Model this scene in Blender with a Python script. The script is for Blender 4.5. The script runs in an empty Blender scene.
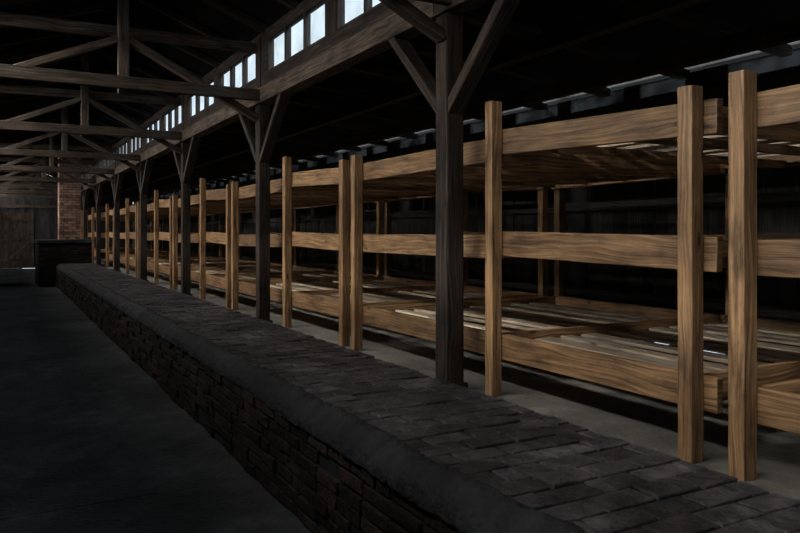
import bpy, math, random
from mathutils import Vector
R = random.Random(7)

# ------------------------------------------------------------------ materials
def newmat(name):
    m = bpy.data.materials.new(name); m.use_nodes = True
    nt = m.node_tree
    return m, nt, nt.nodes["Principled BSDF"]
def N(nt, t, **kw):
    n = nt.nodes.new(t)
    for k, v in kw.items(): setattr(n, k, v)
    return n
def ramp(nt, fac, stops):
    r = N(nt, "ShaderNodeValToRGB")
    el = r.color_ramp.elements
    while len(el) < len(stops): el.new(0.5)
    for e, (p, c) in zip(el, stops):
        e.position = p; e.color = (*c, 1)
    nt.links.new(fac, r.inputs[0]); return r.outputs[0]
def mixc(nt, fac, a, b, mode='MIX'):
    m = N(nt, "ShaderNodeMix", data_type='RGBA', blend_type=mode)
    for s, v in ((0, fac), (6, a), (7, b)):
        if hasattr(v, "links") or hasattr(v, "is_linked"): nt.links.new(v, m.inputs[s])
        else: m.inputs[s].default_value = v if s == 0 else (*v, 1)
    return m.outputs[2]

def wood(name, dark, mid, light, rough=0.6, knots=True, bump=0.25, vary=0.35, spec=0.5, wob=1.6, freq=38):
    m, nt, b = newmat(name)
    uv = N(nt, "ShaderNodeUVMap")
    mw = N(nt, "ShaderNodeMapping"); mw.inputs['Scale'].default_value = (1.3, 4.0, 1)
    nt.links.new(uv.outputs[0], mw.inputs[0])
    nw = N(nt, "ShaderNodeTexNoise"); nw.inputs['Scale'].default_value = 1.4; nw.inputs['Detail'].default_value = 1
    nt.links.new(mw.outputs[0], nw.inputs['Vector'])
    mp = N(nt, "ShaderNodeMapping"); mp.inputs['Scale'].default_value = (1.0, freq, 1)
    nt.links.new(uv.outputs[0], mp.inputs[0])
    sc = N(nt, "ShaderNodeVectorMath", operation='MULTIPLY'); sc.inputs[1].default_value = (0.3, wob * 2, 0)
    nt.links.new(nw.outputs[1], sc.inputs[0])
    ad = N(nt, "ShaderNodeVectorMath", operation='ADD')
    nt.links.new(mp.outputs[0], ad.inputs[0]); nt.links.new(sc.outputs[0], ad.inputs[1])
    n1 = N(nt, "ShaderNodeTexNoise"); n1.inputs['Scale'].default_value = 1.8
    n1.inputs['Detail'].default_value = 8; n1.inputs['Roughness'].default_value = 0.68
    nt.links.new(ad.outputs[0], n1.inputs['Vector'])
    col = ramp(nt, n1.outputs[0], [(0.37, dark), (0.5, mid), (0.64, light)])
    geo = N(nt, "ShaderNodeNewGeometry")
    lo, hi = 1 - vary, 1 + vary * 0.5
    v = ramp(nt, geo.outputs['Random Per Island'], [(0, (lo, lo, lo)), (0.5, (1, .98, .95)), (1, (hi, hi, hi))])
    col = mixc(nt, 1.0, col, v, 'MULTIPLY')
    mp2 = N(nt, "ShaderNodeMapping"); mp2.inputs['Scale'].default_value = (1.8, 4.5, 1)
    nt.links.new(uv.outputs[0], mp2.inputs[0])
    n2 = N(nt, "ShaderNodeTexNoise"); n2.inputs['Scale'].default_value = 1.7; n2.inputs['Detail'].default_value = 9
    n2.inputs['Roughness'].default_value = 0.65
    nt.links.new(mp2.outputs[0], n2.inputs['Vector'])
    st = ramp(nt, n2.outputs[0], [(0.34, (0.38, 0.37, 0.38)), (0.47, (0.85, 0.85, 0.85)), (0.66, (1.22, 1.19, 1.14))])
    col = mixc(nt, 1.0, col, st, 'MULTIPLY')
    if knots:
        mp3 = N(nt, "ShaderNodeMapping"); mp3.inputs['Scale'].default_value = (3.0, 9, 1)
        nt.links.new(uv.outputs[0], mp3.inputs[0])
        vo = N(nt, "ShaderNodeTexVoronoi"); vo.inputs['Scale'].default_value = 1.0
        nt.links.new(mp3.outputs[0], vo.inputs['Vector'])
        k = ramp(nt, vo.outputs['Distance'], [(0.05, (1, 1, 1)), (0.14, (0, 0, 0))])
        col = mixc(nt, k, col, tuple(c * 0.25 for c in dark))
    nt.links.new(col, b.inputs['Base Color'])
    b.inputs['Roughness'].default_value = rough
    b.inputs['Specular IOR Level'].default_value = spec
    bp = N(nt, "ShaderNodeBump"); bp.inputs['Strength'].default_value = bump; bp.inputs['Distance'].default_value = 0.01
    nt.links.new(n1.outputs[0], bp.inputs['Height']); nt.links.new(bp.outputs[0], b.inputs['Normal'])
    return m

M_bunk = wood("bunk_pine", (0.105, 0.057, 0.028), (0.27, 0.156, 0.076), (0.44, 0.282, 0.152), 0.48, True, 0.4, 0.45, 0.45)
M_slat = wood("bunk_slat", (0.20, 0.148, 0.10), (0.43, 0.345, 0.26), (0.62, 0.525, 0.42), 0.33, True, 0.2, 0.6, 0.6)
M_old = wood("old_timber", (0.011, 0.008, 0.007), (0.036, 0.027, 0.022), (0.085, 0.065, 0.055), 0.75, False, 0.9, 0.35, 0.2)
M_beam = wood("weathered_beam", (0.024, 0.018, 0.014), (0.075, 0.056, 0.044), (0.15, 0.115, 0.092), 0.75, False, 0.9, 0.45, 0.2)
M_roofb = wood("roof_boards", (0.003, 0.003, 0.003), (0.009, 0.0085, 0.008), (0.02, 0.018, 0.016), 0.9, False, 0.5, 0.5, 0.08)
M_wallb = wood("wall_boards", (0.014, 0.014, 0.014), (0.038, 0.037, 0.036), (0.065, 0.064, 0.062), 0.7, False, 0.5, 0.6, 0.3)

def stone(name, stops, scale=6, rough=0.85, bump=0.5, island=0.5, lowsc=0.8, spec=0.3):
    m, nt, b = newmat(name)
    tc = N(nt, "ShaderNodeTexCoord")
    n1 = N(nt, "ShaderNodeTexNoise"); n1.inputs['Scale'].default_value = scale; n1.inputs['Detail'].default_value = 10
    n1.inputs['Roughness'].default_value = 0.65
    nt.links.new(tc.outputs['Object'], n1.inputs['Vector'])
    col = ramp(nt, n1.outputs[0], stops)
    n2 = N(nt, "ShaderNodeTexNoise"); n2.inputs['Scale'].default_value = lowsc; n2.inputs['Detail'].default_value = 7
    nt.links.new(tc.outputs['Object'], n2.inputs['Vector'])
    s = ramp(nt, n2.outputs[0], [(0.35, (0.45, 0.45, 0.45)), (0.65, (1.3, 1.3, 1.3))])
    col = mixc(nt, 1.0, col, s, 'MULTIPLY')
    if island:
        geo = N(nt, "ShaderNodeNewGeometry")
        v = ramp(nt, geo.outputs['Random Per Island'], [(0, (1 - island,) * 3), (1, (1 + island,) * 3)])
        col = mixc(nt, 1.0, col, v, 'MULTIPLY')
    nt.links.new(col, b.inputs['Base Color'])
    b.inputs['Roughness'].default_value = rough
    b.inputs['Specular IOR Level'].default_value = spec
    n3 = N(nt, "ShaderNodeTexNoise"); n3.inputs['Scale'].default_value = 30; n3.inputs['Detail'].default_value = 10
    nt.links.new(tc.outputs['Object'], n3.inputs['Vector'])
    bp = N(nt, "ShaderNodeBump"); bp.inputs['Strength'].default_value = bump; bp.inputs['Distance'].default_value = 0.02
    nt.links.new(n3.outputs[0], bp.inputs['Height']); nt.links.new(bp.outputs[0], b.inputs['Normal'])
    return m
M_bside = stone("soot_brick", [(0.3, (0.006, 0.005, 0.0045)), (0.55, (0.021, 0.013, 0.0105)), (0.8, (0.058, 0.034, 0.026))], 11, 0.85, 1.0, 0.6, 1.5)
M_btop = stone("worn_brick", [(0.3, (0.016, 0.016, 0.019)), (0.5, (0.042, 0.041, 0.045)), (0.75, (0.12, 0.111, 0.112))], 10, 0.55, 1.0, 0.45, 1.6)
M_mortar = stone("mortar", [(0.3, (0.009, 0.009, 0.009)), (0.7, (0.02, 0.02, 0.02))], 12, 0.95, 0.5, 0)
M_cap = stone("cement_cap", [(0.3, (0.008, 0.008, 0.0095)), (0.7, (0.033, 0.034, 0.038))], 10, 0.75, 1.0, 0, 1.8)
M_chim = stone("chimney_brick", [(0.3, (0.15, 0.09, 0.07)), (0.55, (0.31, 0.18, 0.135)), (0.8, (0.45, 0.3, 0.24))], 9, 0.85)
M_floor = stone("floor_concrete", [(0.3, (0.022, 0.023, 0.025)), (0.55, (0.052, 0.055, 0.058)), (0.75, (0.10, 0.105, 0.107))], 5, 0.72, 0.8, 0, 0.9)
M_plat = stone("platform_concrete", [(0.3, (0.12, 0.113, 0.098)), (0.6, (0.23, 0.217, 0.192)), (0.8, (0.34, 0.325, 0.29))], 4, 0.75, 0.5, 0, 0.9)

def paneMat(name, dirt, tint):
    m = bpy.data.materials.new(name); m.use_nodes = True; nt = m.node_tree
    nt.nodes.clear()
    out = N(nt, "ShaderNodeOutputMaterial"); mix = N(nt, "ShaderNodeMixShader")
    tr = N(nt, "ShaderNodeBsdfTransparent"); tr.inputs[0].default_value = (*tint, 1)
    df = N(nt, "ShaderNodeBsdfDiffuse"); df.inputs[0].default_value = (0.2, 0.22, 0.24, 1)
    tc = N(nt, "ShaderNodeTexCoord"); n = N(nt, "ShaderNodeTexNoise"); n.inputs['Scale'].default_value = 3.5
    n.inputs['Detail'].default_value = 6
    nt.links.new(tc.outputs['Object'], n.inputs['Vector'])
    f = ramp(nt, n.outputs[0], [(0.35, (dirt * 0.3,) * 3), (0.7, (dirt,) * 3)])
    nt.links.new(f, mix.inputs[0]); nt.links.new(tr.outputs[0], mix.inputs[1]); nt.links.new(df.outputs[0], mix.inputs[2])
    nt.links.new(mix.outputs[0], out.inputs[0]); return m
M_pane = paneMat("window_glass", 0.22, (0.96, 0.98, 1.0))
M_eave = paneMat("dusty_glass", 0.95, (0.22, 0.22, 0.22))

# ------------------------------------------------------------------ mesh builder
class MB:
    def __init__(s): s.v = []; s.f = []; s.uv = []; s.m = []
    def beam(s, p0, p1, w, h, up=(0, 0, 1), mi=0, jit=0.0):
        p0 = Vector(p0); p1 = Vector(p1); d = p1 - p0; L = d.length; d.normalize()
        up = Vector(up); side = d.cross(up).normalized(); u2 = side.cross(d).normalized()
        b = len(s.v)
        for p in (p0, p1):
            for a, c in ((-1, -1), (1, -1), (1, 1), (-1, 1)):
                q = p + side * (a * w / 2) + u2 * (c * h / 2)
                if jit: q += Vector((R.uniform(-jit, jit), R.uniform(-jit, jit), R.uniform(-jit, jit)))
                s.v.append(q)
        ou, ov = R.uniform(0, 300), R.uniform(0, 300)
        dims = [w, h, w, h]
        acc = 0
        for k in range(4):
            k2 = (k + 1) % 4
            s.f.append((b + k, b + k2, b + 4 + k2, b + 4 + k))
            s.uv.append([(ou, ov + acc), (ou, ov + acc + dims[k]), (ou + L, ov + acc + dims[k]), (ou + L, ov + acc)])
            acc += dims[k]; s.m.append(mi)
        s.f.append((b + 3, b + 2, b + 1, b)); s.uv.append([(ou, ov), (ou + .02, ov), (ou + .02, ov + h), (ou, ov + h)]); s.m.append(mi)
        s.f.append((b + 4, b + 5, b + 6, b + 7)); s.uv.append([(ou, ov), (ou + .02, ov), (ou + .02, ov + h), (ou, ov + h)]); s.m.append(mi)
    def box(s, lo, hi, mi=0, jit=0.0):
        x0, y0, z0 = lo; x1, y1, z1 = hi
        dx, dy, dz = x1 - x0, y1 - y0, z1 - z0
        cx, cy, cz = (x0 + x1) / 2, (y0 + y1) / 2, (z0 + z1) / 2
        if dy >= dx and dy >= dz: s.beam((cx, y0, cz), (cx, y1, cz), dx, dz, (0, 0, 1), mi, jit)
        elif dx >= dz: s.beam((x0, cy, cz), (x1, cy, cz), dy, dz, (0, 0, 1), mi, jit)
        else: s.beam((cx, cy, z0), (cx, cy, z1), dx, dy, (0, 1, 0), mi, jit)
    def mesh(s, name, mats):
        me = bpy.data.meshes.new(name); me.from_pydata(s.v, [], s.f)
        ul = me.uv_layers.new(name="UVMap"); i = 0
        for fu in s.uv:
            for c in fu: ul.data[i].uv = c; i += 1
        for m in mats: me.materials.append(m)
        me.polygons.foreach_set("material_index", s.m)
        me.update(); return me
    def obj(s, name, mats, bevel=0.0, parent=None):
        o = bpy.data.objects.new(name, s.mesh(name, mats)); bpy.context.scene.collection.objects.link(o)
        if bevel:
            md = o.modifiers.new("bevel", 'BEVEL'); md.width = bevel; md.segments = 2; md.limit_method = 'ANGLE'
        if parent: o.parent = parent
        return o

# ------------------------------------------------------------------ layout constants
XR, XL = 2.45, -0.60          # structural post rows
KX = 1.05                     # king post
WR, WL = 5.15, -3.30          # side walls
YB, YE = -3.45, 34.0          # back / end wall
PZ = 0.51                     # raised floor under the bunks
BAYS = [0.15 + 3.68 * i for i in range(-0, 10)]
FXL, FXR, FZ = 1.36, 2.31, 0.625

# floors
b = MB()
yy = YB
while yy < YE:
    y2 = min(yy + 2.6, YE)
    b.box((WL, yy, -0.2), (0.80, y2 - 0.008, 0.0), 0)
    yy = y2
b.box((WL, YB, -0.25), (FXR, YE, -0.02), 0)
b.box((0.80, YB, -0.2), (1.5, YE, -0.014), 0)
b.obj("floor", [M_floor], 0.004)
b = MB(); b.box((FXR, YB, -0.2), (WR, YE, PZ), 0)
b.obj("floor_raised", [M_plat], 0.01)

# ------------------------------------------------------------------ brick flue
b = MB(); Y0, Y1 = -3.3, 22.2
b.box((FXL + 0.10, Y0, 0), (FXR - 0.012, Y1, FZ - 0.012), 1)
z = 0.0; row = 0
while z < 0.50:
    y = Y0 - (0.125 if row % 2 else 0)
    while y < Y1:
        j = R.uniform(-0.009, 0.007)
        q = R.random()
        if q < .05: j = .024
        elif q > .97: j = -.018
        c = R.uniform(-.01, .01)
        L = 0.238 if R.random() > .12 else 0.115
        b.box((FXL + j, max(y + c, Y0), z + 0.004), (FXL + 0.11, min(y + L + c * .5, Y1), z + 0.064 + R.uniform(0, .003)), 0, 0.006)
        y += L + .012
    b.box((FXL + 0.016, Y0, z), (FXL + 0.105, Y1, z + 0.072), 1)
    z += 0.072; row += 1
# top pavers
y = Y0; row = 0
while y < Y1:
    x = FXL + 0.10 - (0.11 if row % 2 else 0) + R.uniform(-.015, .015)
    while x < FXR:
        xa, xb = max(x, FXL + 0.10), min(x + 0.214, FXR)
        if xb - xa > 0.03:
            jz = R.uniform(-0.006, 0.003)
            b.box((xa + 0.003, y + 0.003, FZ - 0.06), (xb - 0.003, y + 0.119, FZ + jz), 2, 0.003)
        x += 0.22
    y += 0.125; row += 1
# right edge bricks
z = PZ
while z < FZ - 0.07:
    y = Y0
    while y < Y1:
        b.box((FXR - 0.1, y, z), (FXR + R.uniform(-0.004, 0.006), min(y + 0.238, Y1), z + 0.064), 0, 0.003)
        y += 0.25
    z += 0.072
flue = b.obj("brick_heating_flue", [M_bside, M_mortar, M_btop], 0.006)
# rough cement chamfer, part of the flue
vs = []; fs = []; ny = 900
prof = [(FXL - 0.012, 0.500), (FXL - 0.014, 0.525), (FXL + 0.012, 0.565), (FXL + 0.04, 0.600), (FXL + 0.075, 0.622), (FXL + 0.115, 0.630), (FXL + 0.14, 0.60)]
for i in range(ny + 1):
    y = Y0 + (Y1 - Y0) * i / ny
    w = 0.010 * math.sin(y * 1.7) + 0.010 * math.sin(y * 4.3 + 1) + 0.008 * math.sin(y * 11.3 + 2) + .006 * math.sin(y * 23.1)
    for j, (x, zz) in enumerate(prof):
        vs.append((x + w * (0.3 if j < 2 else 1) + R.uniform(-.008, .008), y, zz + R.uniform(-.005, .005)))
n = len(prof)
for i in range(ny):
    for j in range(n - 1):
        a = i * n + j; fs.append((a, a + 1, a + n + 1, a + n))
me = bpy.data.meshes.new("cement_edge"); me.from_pydata(vs, [], fs); me.materials.append(M_cap)
for p in me.polygons: p.use_smooth = True
o = bpy.data.objects.new("cement_edge", me); bpy.context.scene.collection.objects.link(o); o.parent = flue

# furnace block at the far end
b = MB()
BX0, BX1, BY0, BY1, BZ = 0.92, 2.28, 22.25, 24.4, 1.28
b.box((BX0 + 0.02, BY0 + 0.02, 0), (BX1 - 0.02, BY1 - 0.02, BZ - 0.1), 1)
z = 0; row = 0
while z < BZ - 0.1:
    off = 0.125 if row % 2 else 0
    x = BX0 - off
    while x < BX1 - 0.03:
        b.box((max(x, BX0), BY0, z + .004), (min(x + 0.238, BX1), BY0 + 0.1, z + 0.067), 0, 0.003); x += 0.25
    y = BY0 + 0.1 - off
    while y < BY1 - 0.03:
        b.box((BX0, max(y, BY0 + .1), z + .004), (BX0 + 0.1, min(y + 0.238, BY1), z + 0.067), 0, 0.003); y += 0.25
    z += 0.072; row += 1
b.box((BX0 - 0.03, BY0 - 0.03, BZ - 0.09), (BX1 + 0.0, BY1 + 0.03, BZ), 2, 0.004)
b.obj("brick_furnace", [M_bside, M_mortar, M_cap], 0.006)

# chimney
b = MB(); cx0, cx1, cy0, cy1 = 1.48, 2.05, 22.9, 23.5
CZ = BZ + .008
b.box((cx0 + .012, cy0 + .012, CZ), (cx1 - .012, cy1 - .012, 4.6), 1)
z = CZ; row = 0
while z < 4.55:
    w = (cx1 - cx0) / 2.5; off = w / 2 if row % 2 else 0
    x = cx0 - off
    while x < cx1 - .02:
        xa, xb = max(x, cx0), min(x + w - .012, cx1)
        b.box((xa, cy0, z), (xb, cy0 + .1, z + 0.064), 0, 0.002)
        x += w
    y = cy0 + .1 - off
    while y < cy1 - .02:
        for xx in (cx0, cx1 - .1):
            b.box((xx, max(y, cy0 + .1), z), (xx + .1, min(y + w - .012, cy1), z + 0.064), 0, 0.002)
        y += w
    z += 0.075; row += 1
b.obj("brick_chimney", [M_chim, M_mortar], 0.004)

# ------------------------------------------------------------------ bunks
LV = [0.88, 1.475, 2.07]      # rail tops
def bunk_mesh(seed):
    global R
    old = R; R = random.Random(seed)
    b = MB(); z0 = PZ
    yN, yM, yF = 0.0, 1.44, 3.37
    D = 2.2
    hs = {yN: 2.12, yM: 2.29, yF: 2.135}
    for y in (yN, yM, yF):
        b.box((-.038, y - .038, z0), (.038, y + .038, hs[y] + R.uniform(-.01, .01)), 0, 0.003)
        b.box((D - .038, y - .038, z0), (D + .038, y + .038, 2.14 + R.uniform(-.015, .02)), 0, 0.003)
    for li, zt in enumerate(LV):
        lift = 0.03 if li else 0.0
        if li == 2: lift = 0.05
        for x in (.061, D - .061):
            zc = zt - .075
            e = R.uniform(-.008, .008)
            b.beam((x, yN - .10, zc + e), (x, yM - .002, zc + lift), .04, .15, (0, 0, 1), 0, 0.002)
            b.beam((x, yM + .002, zc + lift * .3), (x, yF + .04, zc + R.uniform(-.008, .008)), .04, .145, (0, 0, 1), 0, 0.002)
        for y in (yN + .02, yM + .06, yF - .02):
            b.beam((.083, y, zt - .07), (D - .083, y, zt - .07), .035, .13, (0, 0, 1), 0, 0.002)
        for y in (.42, .98, 1.95, 2.43, 2.92):
            b.beam((.083, y, zt - .105), (D - .083, y, zt - .105), .05, .05, (0, 0, 1), 0, 0.002)
        x = .15
        while x < D - .12:
            wd = R.uniform(.07, .12)
            for (a, c) in ((.045, yM + .035), (yM + .085, yF - .045)):
                if R.random() < .06: continue
                t = R.uniform(-.035, .035); o2 = R.uniform(-.018, .018)
                b.beam((x + t + o2, a + R.uniform(0, .05), zt - .056 + R.uniform(-.006, .008)), (x - t + o2, c - R.uniform(0, .04), zt - .056), wd, .022, (R.uniform(-.06, .06), 0, 1), 1, 0.003)
            x += R.uniform(.17, .24)
    m = b.mesh("bunk_bed", [M_bunk, M_slat]); R = old
    return m
variants = [bunk_mesh(s) for s in (11, 23, 37, 41)]
for i in range(-1, 8):
    o = bpy.data.objects.new("bunk_bed", variants[(i + 1) % 4])
    bpy.context.scene.collection.objects.link(o)
    o.location = (2.62, 2.165 + 3.62 * i, 0)
    md = o.modifiers.new("bevel", 'BEVEL'); md.width = .005; md.segments = 2; md.limit_method = 'ANGLE'

# ------------------------------------------------------------------ timber posts with braces
for y in BAYS:
    for X, zb in ((XR, PZ), (XL, 0)):
        b = MB()
        b.box((X - .060, y - .066, zb), (X + .060, y + .066, 2.84), 0, 0.005)
        b.box((X - .085, y - .09, zb), (X + .085, y + .09, zb + .06), 1, 0.004)
        for s in (-1, 1):
            b.beam((X, y + s * .04, 2.25), (X, y + s * .70, 2.87), .07, .11, (1, 0, 0), 0, 0.004)
        b.box((X - .05, y - .06, 2.84), (X + .05, y + .06, 3.56), 0, 0.003)
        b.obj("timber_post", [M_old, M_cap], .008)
    b = MB()
    tz = 2.93
    b.beam((XL - .15, y - .11, tz), (XR + .12, y - .11, tz), .07, .12, (0, 0, 1), 1, 0.006)
    b.beam((XL + .0, y + .105, 3.45), (XR - .0, y + .105, 3.47), .06, .11, (0, 0, 1), 1, 0.006)
    b.box((KX - .05, y - .05, 2.84), (KX + .05, y + .05, 4.14), 1, 0.004)
    b.beam((KX + .05, y, 3.37), (XR - .06, y, 2.70), .07, .09, (0, 1, 0), 1, 0.004)
    b.beam((KX - .05, y, 3.37), (XL + .06, y, 2.70), .07, .09, (0, 1, 0), 1, 0.004)
    b.beam((KX, y - .14, 4.12), (XR + .05, y - .14, 3.60), .06, .12, (0, 1, 0), 0, .003)
    b.beam((KX, y - .14, 4.12), (XL - .05, y - .14, 3.60), .06, .12, (0, 1, 0), 0, .003)
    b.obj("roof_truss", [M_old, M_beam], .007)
for X in (XR, XL):
    b = MB(); y = YB
    while y < YE:
        y2 = min(y + 7.36, YE)
        b.box((X - .075, y, 2.85), (X + .075, y2 - .004, 3.01), 0, 0.004); y = y2
    b.obj("wall_plate_beam", [M_beam], .008)

# ------------------------------------------------------------------ clerestory + windows
wn = 1
def clerestory(X, name):
    global wn
    b = MB()
    b.box((X - .035, YB, 3.01), (X + .035, YE, 3.15), 0)
    b.box((X - .035, YB, 3.50), (X + .035, YE, 3.60), 0)
    seg = []
    for y in [BAYS[0] - 3.68] + BAYS:
        for a in (0.12, 1.88):
            ya = y + a
            if ya < YB + .05 or ya + 1.55 > YE: continue
            seg.append(ya)
    last = YB
    for ya in seg:
        b.box((X - .035, last, 3.15), (X + .035, ya, 3.50), 0); last = ya + 1.55
    b.box((X - .035, last, 3.15), (X + .035, YE, 3.50), 0)
    b.obj(name, [M_old], .003)
    for ya in seg:
        w = MB()
        w.box((X - .03, ya, 3.15), (X + .03, ya + 1.55, 3.165), 0); w.box((X - .03, ya, 3.485), (X + .03, ya + 1.55, 3.50), 0)
        for k in range(4):
            c = ya + 0.02 + k * (1.51 / 3)
            w.box((X - .03, c - .016, 3.165), (X + .03, c + .016, 3.485), 0)
        w.box((X - .003, ya + .02, 3.16), (X + .003, ya + 1.53, 3.49), 1)
        w.obj("window_%d" % wn, [M_old, M_pane]); wn += 1
clerestory(XR, "wall_clerestory_right"); clerestory(XL, "wall_clerestory_left")

# ------------------------------------------------------------------ side walls of vertical boards
def boardwall(name, X, zb, zt, sgn):
    b = MB(); y = YB
    while y < YE:
        w = R.uniform(.13, .19); y2 = min(y + w, YE)
        j = R.uniform(-.012, .012); g = R.choice((0, 0, .0015, .003)) if sgn > 0 else 0
        b.box((X + j if sgn > 0 else X - .03 + j, y + g, zb), (X + .03 + j if sgn > 0 else X + j, y2 - g, zt), 0)
        y = y2
    bx = X - .05 if sgn > 0 else X
    for z in (zb + .35, (zb + zt) / 2 + .1, zt - .08):
        b.box((bx, YB, z), (bx + .05, YE, z + .09), 0)
    return b.obj(name, [M_wallb])
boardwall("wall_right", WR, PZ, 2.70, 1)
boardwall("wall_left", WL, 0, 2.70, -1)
b = MB(); y = YB
b.box((WR - .02, YB, 2.70), (WR + .06, YE, 2.72), 0)
while y < YE - .1:
    y2 = min(y + 0.92, YE)
    b.box((WR + .01, y, 2.72), (WR + .05, y + .08 + R.uniform(0, .45), 2.86), 0)
    y = y2
b.box((WR + .028, YB, 2.72), (WR + .032, YE, 2.86), 1)
b.obj("window_%d" % wn, [M_wallb, M_eave]); wn += 1
b = MB(); b.box((WL - .08, YB, 2.70), (WL, YE, 2.88), 0); b.obj("trim_1", [M_wallb])

# ------------------------------------------------------------------ roof
def slope(b, xa, za, xb, zb, nb):
    for k in range(nb):
        t0, t1 = k / nb, (k + 1) / nb
        pa = Vector((xa + (xb - xa) * (t0 + t1) / 2, YB - .1, za + (zb - za) * (t0 + t1) / 2 + .015))
        pb = pa.copy(); pb.y = YE + .1
        nrm = Vector((-(zb - za), 0, xb - xa)).normalized()
        if nrm.z < 0: nrm = -nrm
        w = math.hypot(xb - xa, zb - za) / nb
        b.beam(pa + nrm * R.uniform(0, .012), pb + nrm * R.uniform(0, .012), w + .004, .03, nrm, 0)
b = MB()
slope(b, XR + .02, 3.12, WR + .2, 2.88, 18)
slope(b, XL - .02, 3.12, WL - .35, 2.86, 18)
slope(b, KX, 4.20, XR + .06, 3.63, 10)
slope(b, KX, 4.20, XL - .06, 3.63, 10)
y = YB + .4
while y < YE:
    b.beam((XR + .04, y, 3.07), (WR + .0, y, 2.845), .07, .09, (0, 1, 0), 1, .003)
    b.beam((XL - .04, y, 3.07), (WL - .1, y, 2.82), .07, .10, (0, 1, 0), 1, .003)
    for X in (XR, XL):
        b.beam((KX, y + .3, 4.14), (X, y + .3, 3.60), .06, .09, (0, 1, 0), 1, .003)
    y += .92
for x in (3.4, 4.3):
    zz = 3.02 - (x - XR) * .104 - .02
    b.box((x - .05, YB, zz - .12), (x + .05, YE, zz), 1)
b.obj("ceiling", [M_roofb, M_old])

# ------------------------------------------------------------------ end walls
def endwall(name, Y, door, s):
    b = MB(); x = WL
    d0, d1, dz = door
    while x < WR:
        x2 = min(x + R.uniform(.14, .19), WR)
        if x < d0 < x2: x2 = d0
        if x < d1 < x2: x2 = d1
        xc = (x + x2) / 2
        top = 2.86 + (min(1, (xc - WL) / (XL - WL)) * .25 if xc < XL else (.25 * min(1, (WR - xc) / (WR - XR)) if xc > XR else 1.3 - abs(xc - KX) * .38))
        zb = dz if d0 < xc < d1 else (PZ if xc > FXR else 0)
        b.box((x - .003, Y + R.uniform(-.008, .008), zb), (x2 + .003, Y + .03, top), 0)
        x = x2
    b.box((WL, Y - .05 if s > 0 else Y + .03, 2.5), (WR, Y if s > 0 else Y + .08, 2.62), 1)
    b.obj(name, [M_wallb, M_beam])
endwall("wall_end", YE, (-0.55, 1.15, 2.3), 1)
endwall("wall_entrance", YB - .03, (-0.2, 1.1, 2.2), -1)
b = MB()
for k in range(2):
    x0 = -0.55 + k * .85
    for q in range(6):
        b.box((x0 + q * .1417, YE + R.uniform(0, .01), .0), (x0 + (q + 1) * .1417, YE + .04, 2.3), 1)
    for z in (.3, 1.1, 1.95): b.box((x0 + .03, YE - .03, z), (x0 + .82, YE, z + .1), 1)
    b.beam((x0 + .06, YE - .02, .42), (x0 + .78, YE - .02, 1.08), .025, .09, (0, 0, 1), 1)
for x in (-.62, 1.15): b.box((x, YE - .06, 0), (x + .08, YE - .012, 2.4), 1)
b.obj("door_1", [M_wallb, M_beam])

# ------------------------------------------------------------------ lights
def area(name, loc, tgt, sx, sy, e, col, spread=180):
    l = bpy.data.lights.new(name, 'AREA'); l.shape = 'RECTANGLE'; l.size = sx; l.size_y = sy
    l.energy = e; l.color = col; l.spread = math.radians(spread)
    o = bpy.data.objects.new(name, l); bpy.context.scene.collection.objects.link(o)
    o.location = loc
    o.rotation_euler = (Vector(tgt) - Vector(loc)).to_track_quat('-Z', 'Y').to_euler()
for i in range(4):
    yc = YB + 4.7 + i * 9.36
    area("clerestory_daylight", (XL + .12, yc, 3.33), (2.7, yc, 1.62), 9.2, .28, (74, 92, 98, 105)[i], (1.0, .97, .92), 88)
area("doorway_daylight", (.45, YB + .05, 1.15), (.9, 3, 1.1), 1.2, 2.0, 3.5, (.93, .97, 1.0))
area("far_end_fill", (-1.6, 30.2, 1.3), (.6, YE, 1.2), 1.4, 2.0, 16, (1.0, .97, .92), 120)  # added off-frame fill to brighten the far end; no side door is built
for i in range(4):
    yc = YB + 4.7 + i * 9.36
    area("eave_daylight", (WR + .12, yc, 2.80), (WR - 1.5, yc, 2.1), 9.2, .10, 170, (.95, .98, 1.0), 160)
def sun(name, d, e, ang, col):
    s = bpy.data.lights.new(name, 'SUN'); s.energy = e; s.angle = math.radians(ang); s.color = col
    o = bpy.data.objects.new(name, s); bpy.context.scene.collection.objects.link(o)
    o.rotation_euler = Vector(d).to_track_quat('-Z', 'Y').to_euler()
sun("sky_glow", (-.64, .1, -.77), 10, 36, (.92, .97, 1.0))
sun("slat_fill_sun", (.80, .22, -.545), 3.6, 6, (1.0, .95, .87))  # extra sun added through the left windows to brighten the lower slats

w = bpy.data.worlds.new("sky"); bpy.context.scene.world = w; w.use_nodes = True
bg = w.node_tree.nodes["Background"]; bg.inputs[0].default_value = (.68, .79, .85, 1); bg.inputs[1].default_value = 1.45

# ------------------------------------------------------------------ camera
c = bpy.data.cameras.new("camera"); c.sensor_width = 36; c.lens = 730 / 800 * 36
c.shift_y = -34.5 / 800; c.clip_start = .05
o = bpy.data.objects.new("camera", c); bpy.context.scene.collection.objects.link(o)
o.location = (0, 0, 1.5); o.rotation_euler = (math.radians(90), 0, -math.atan(400 / 730))
bpy.context.scene.camera = o
bpy.context.scene.view_settings.view_transform = 'Standard'
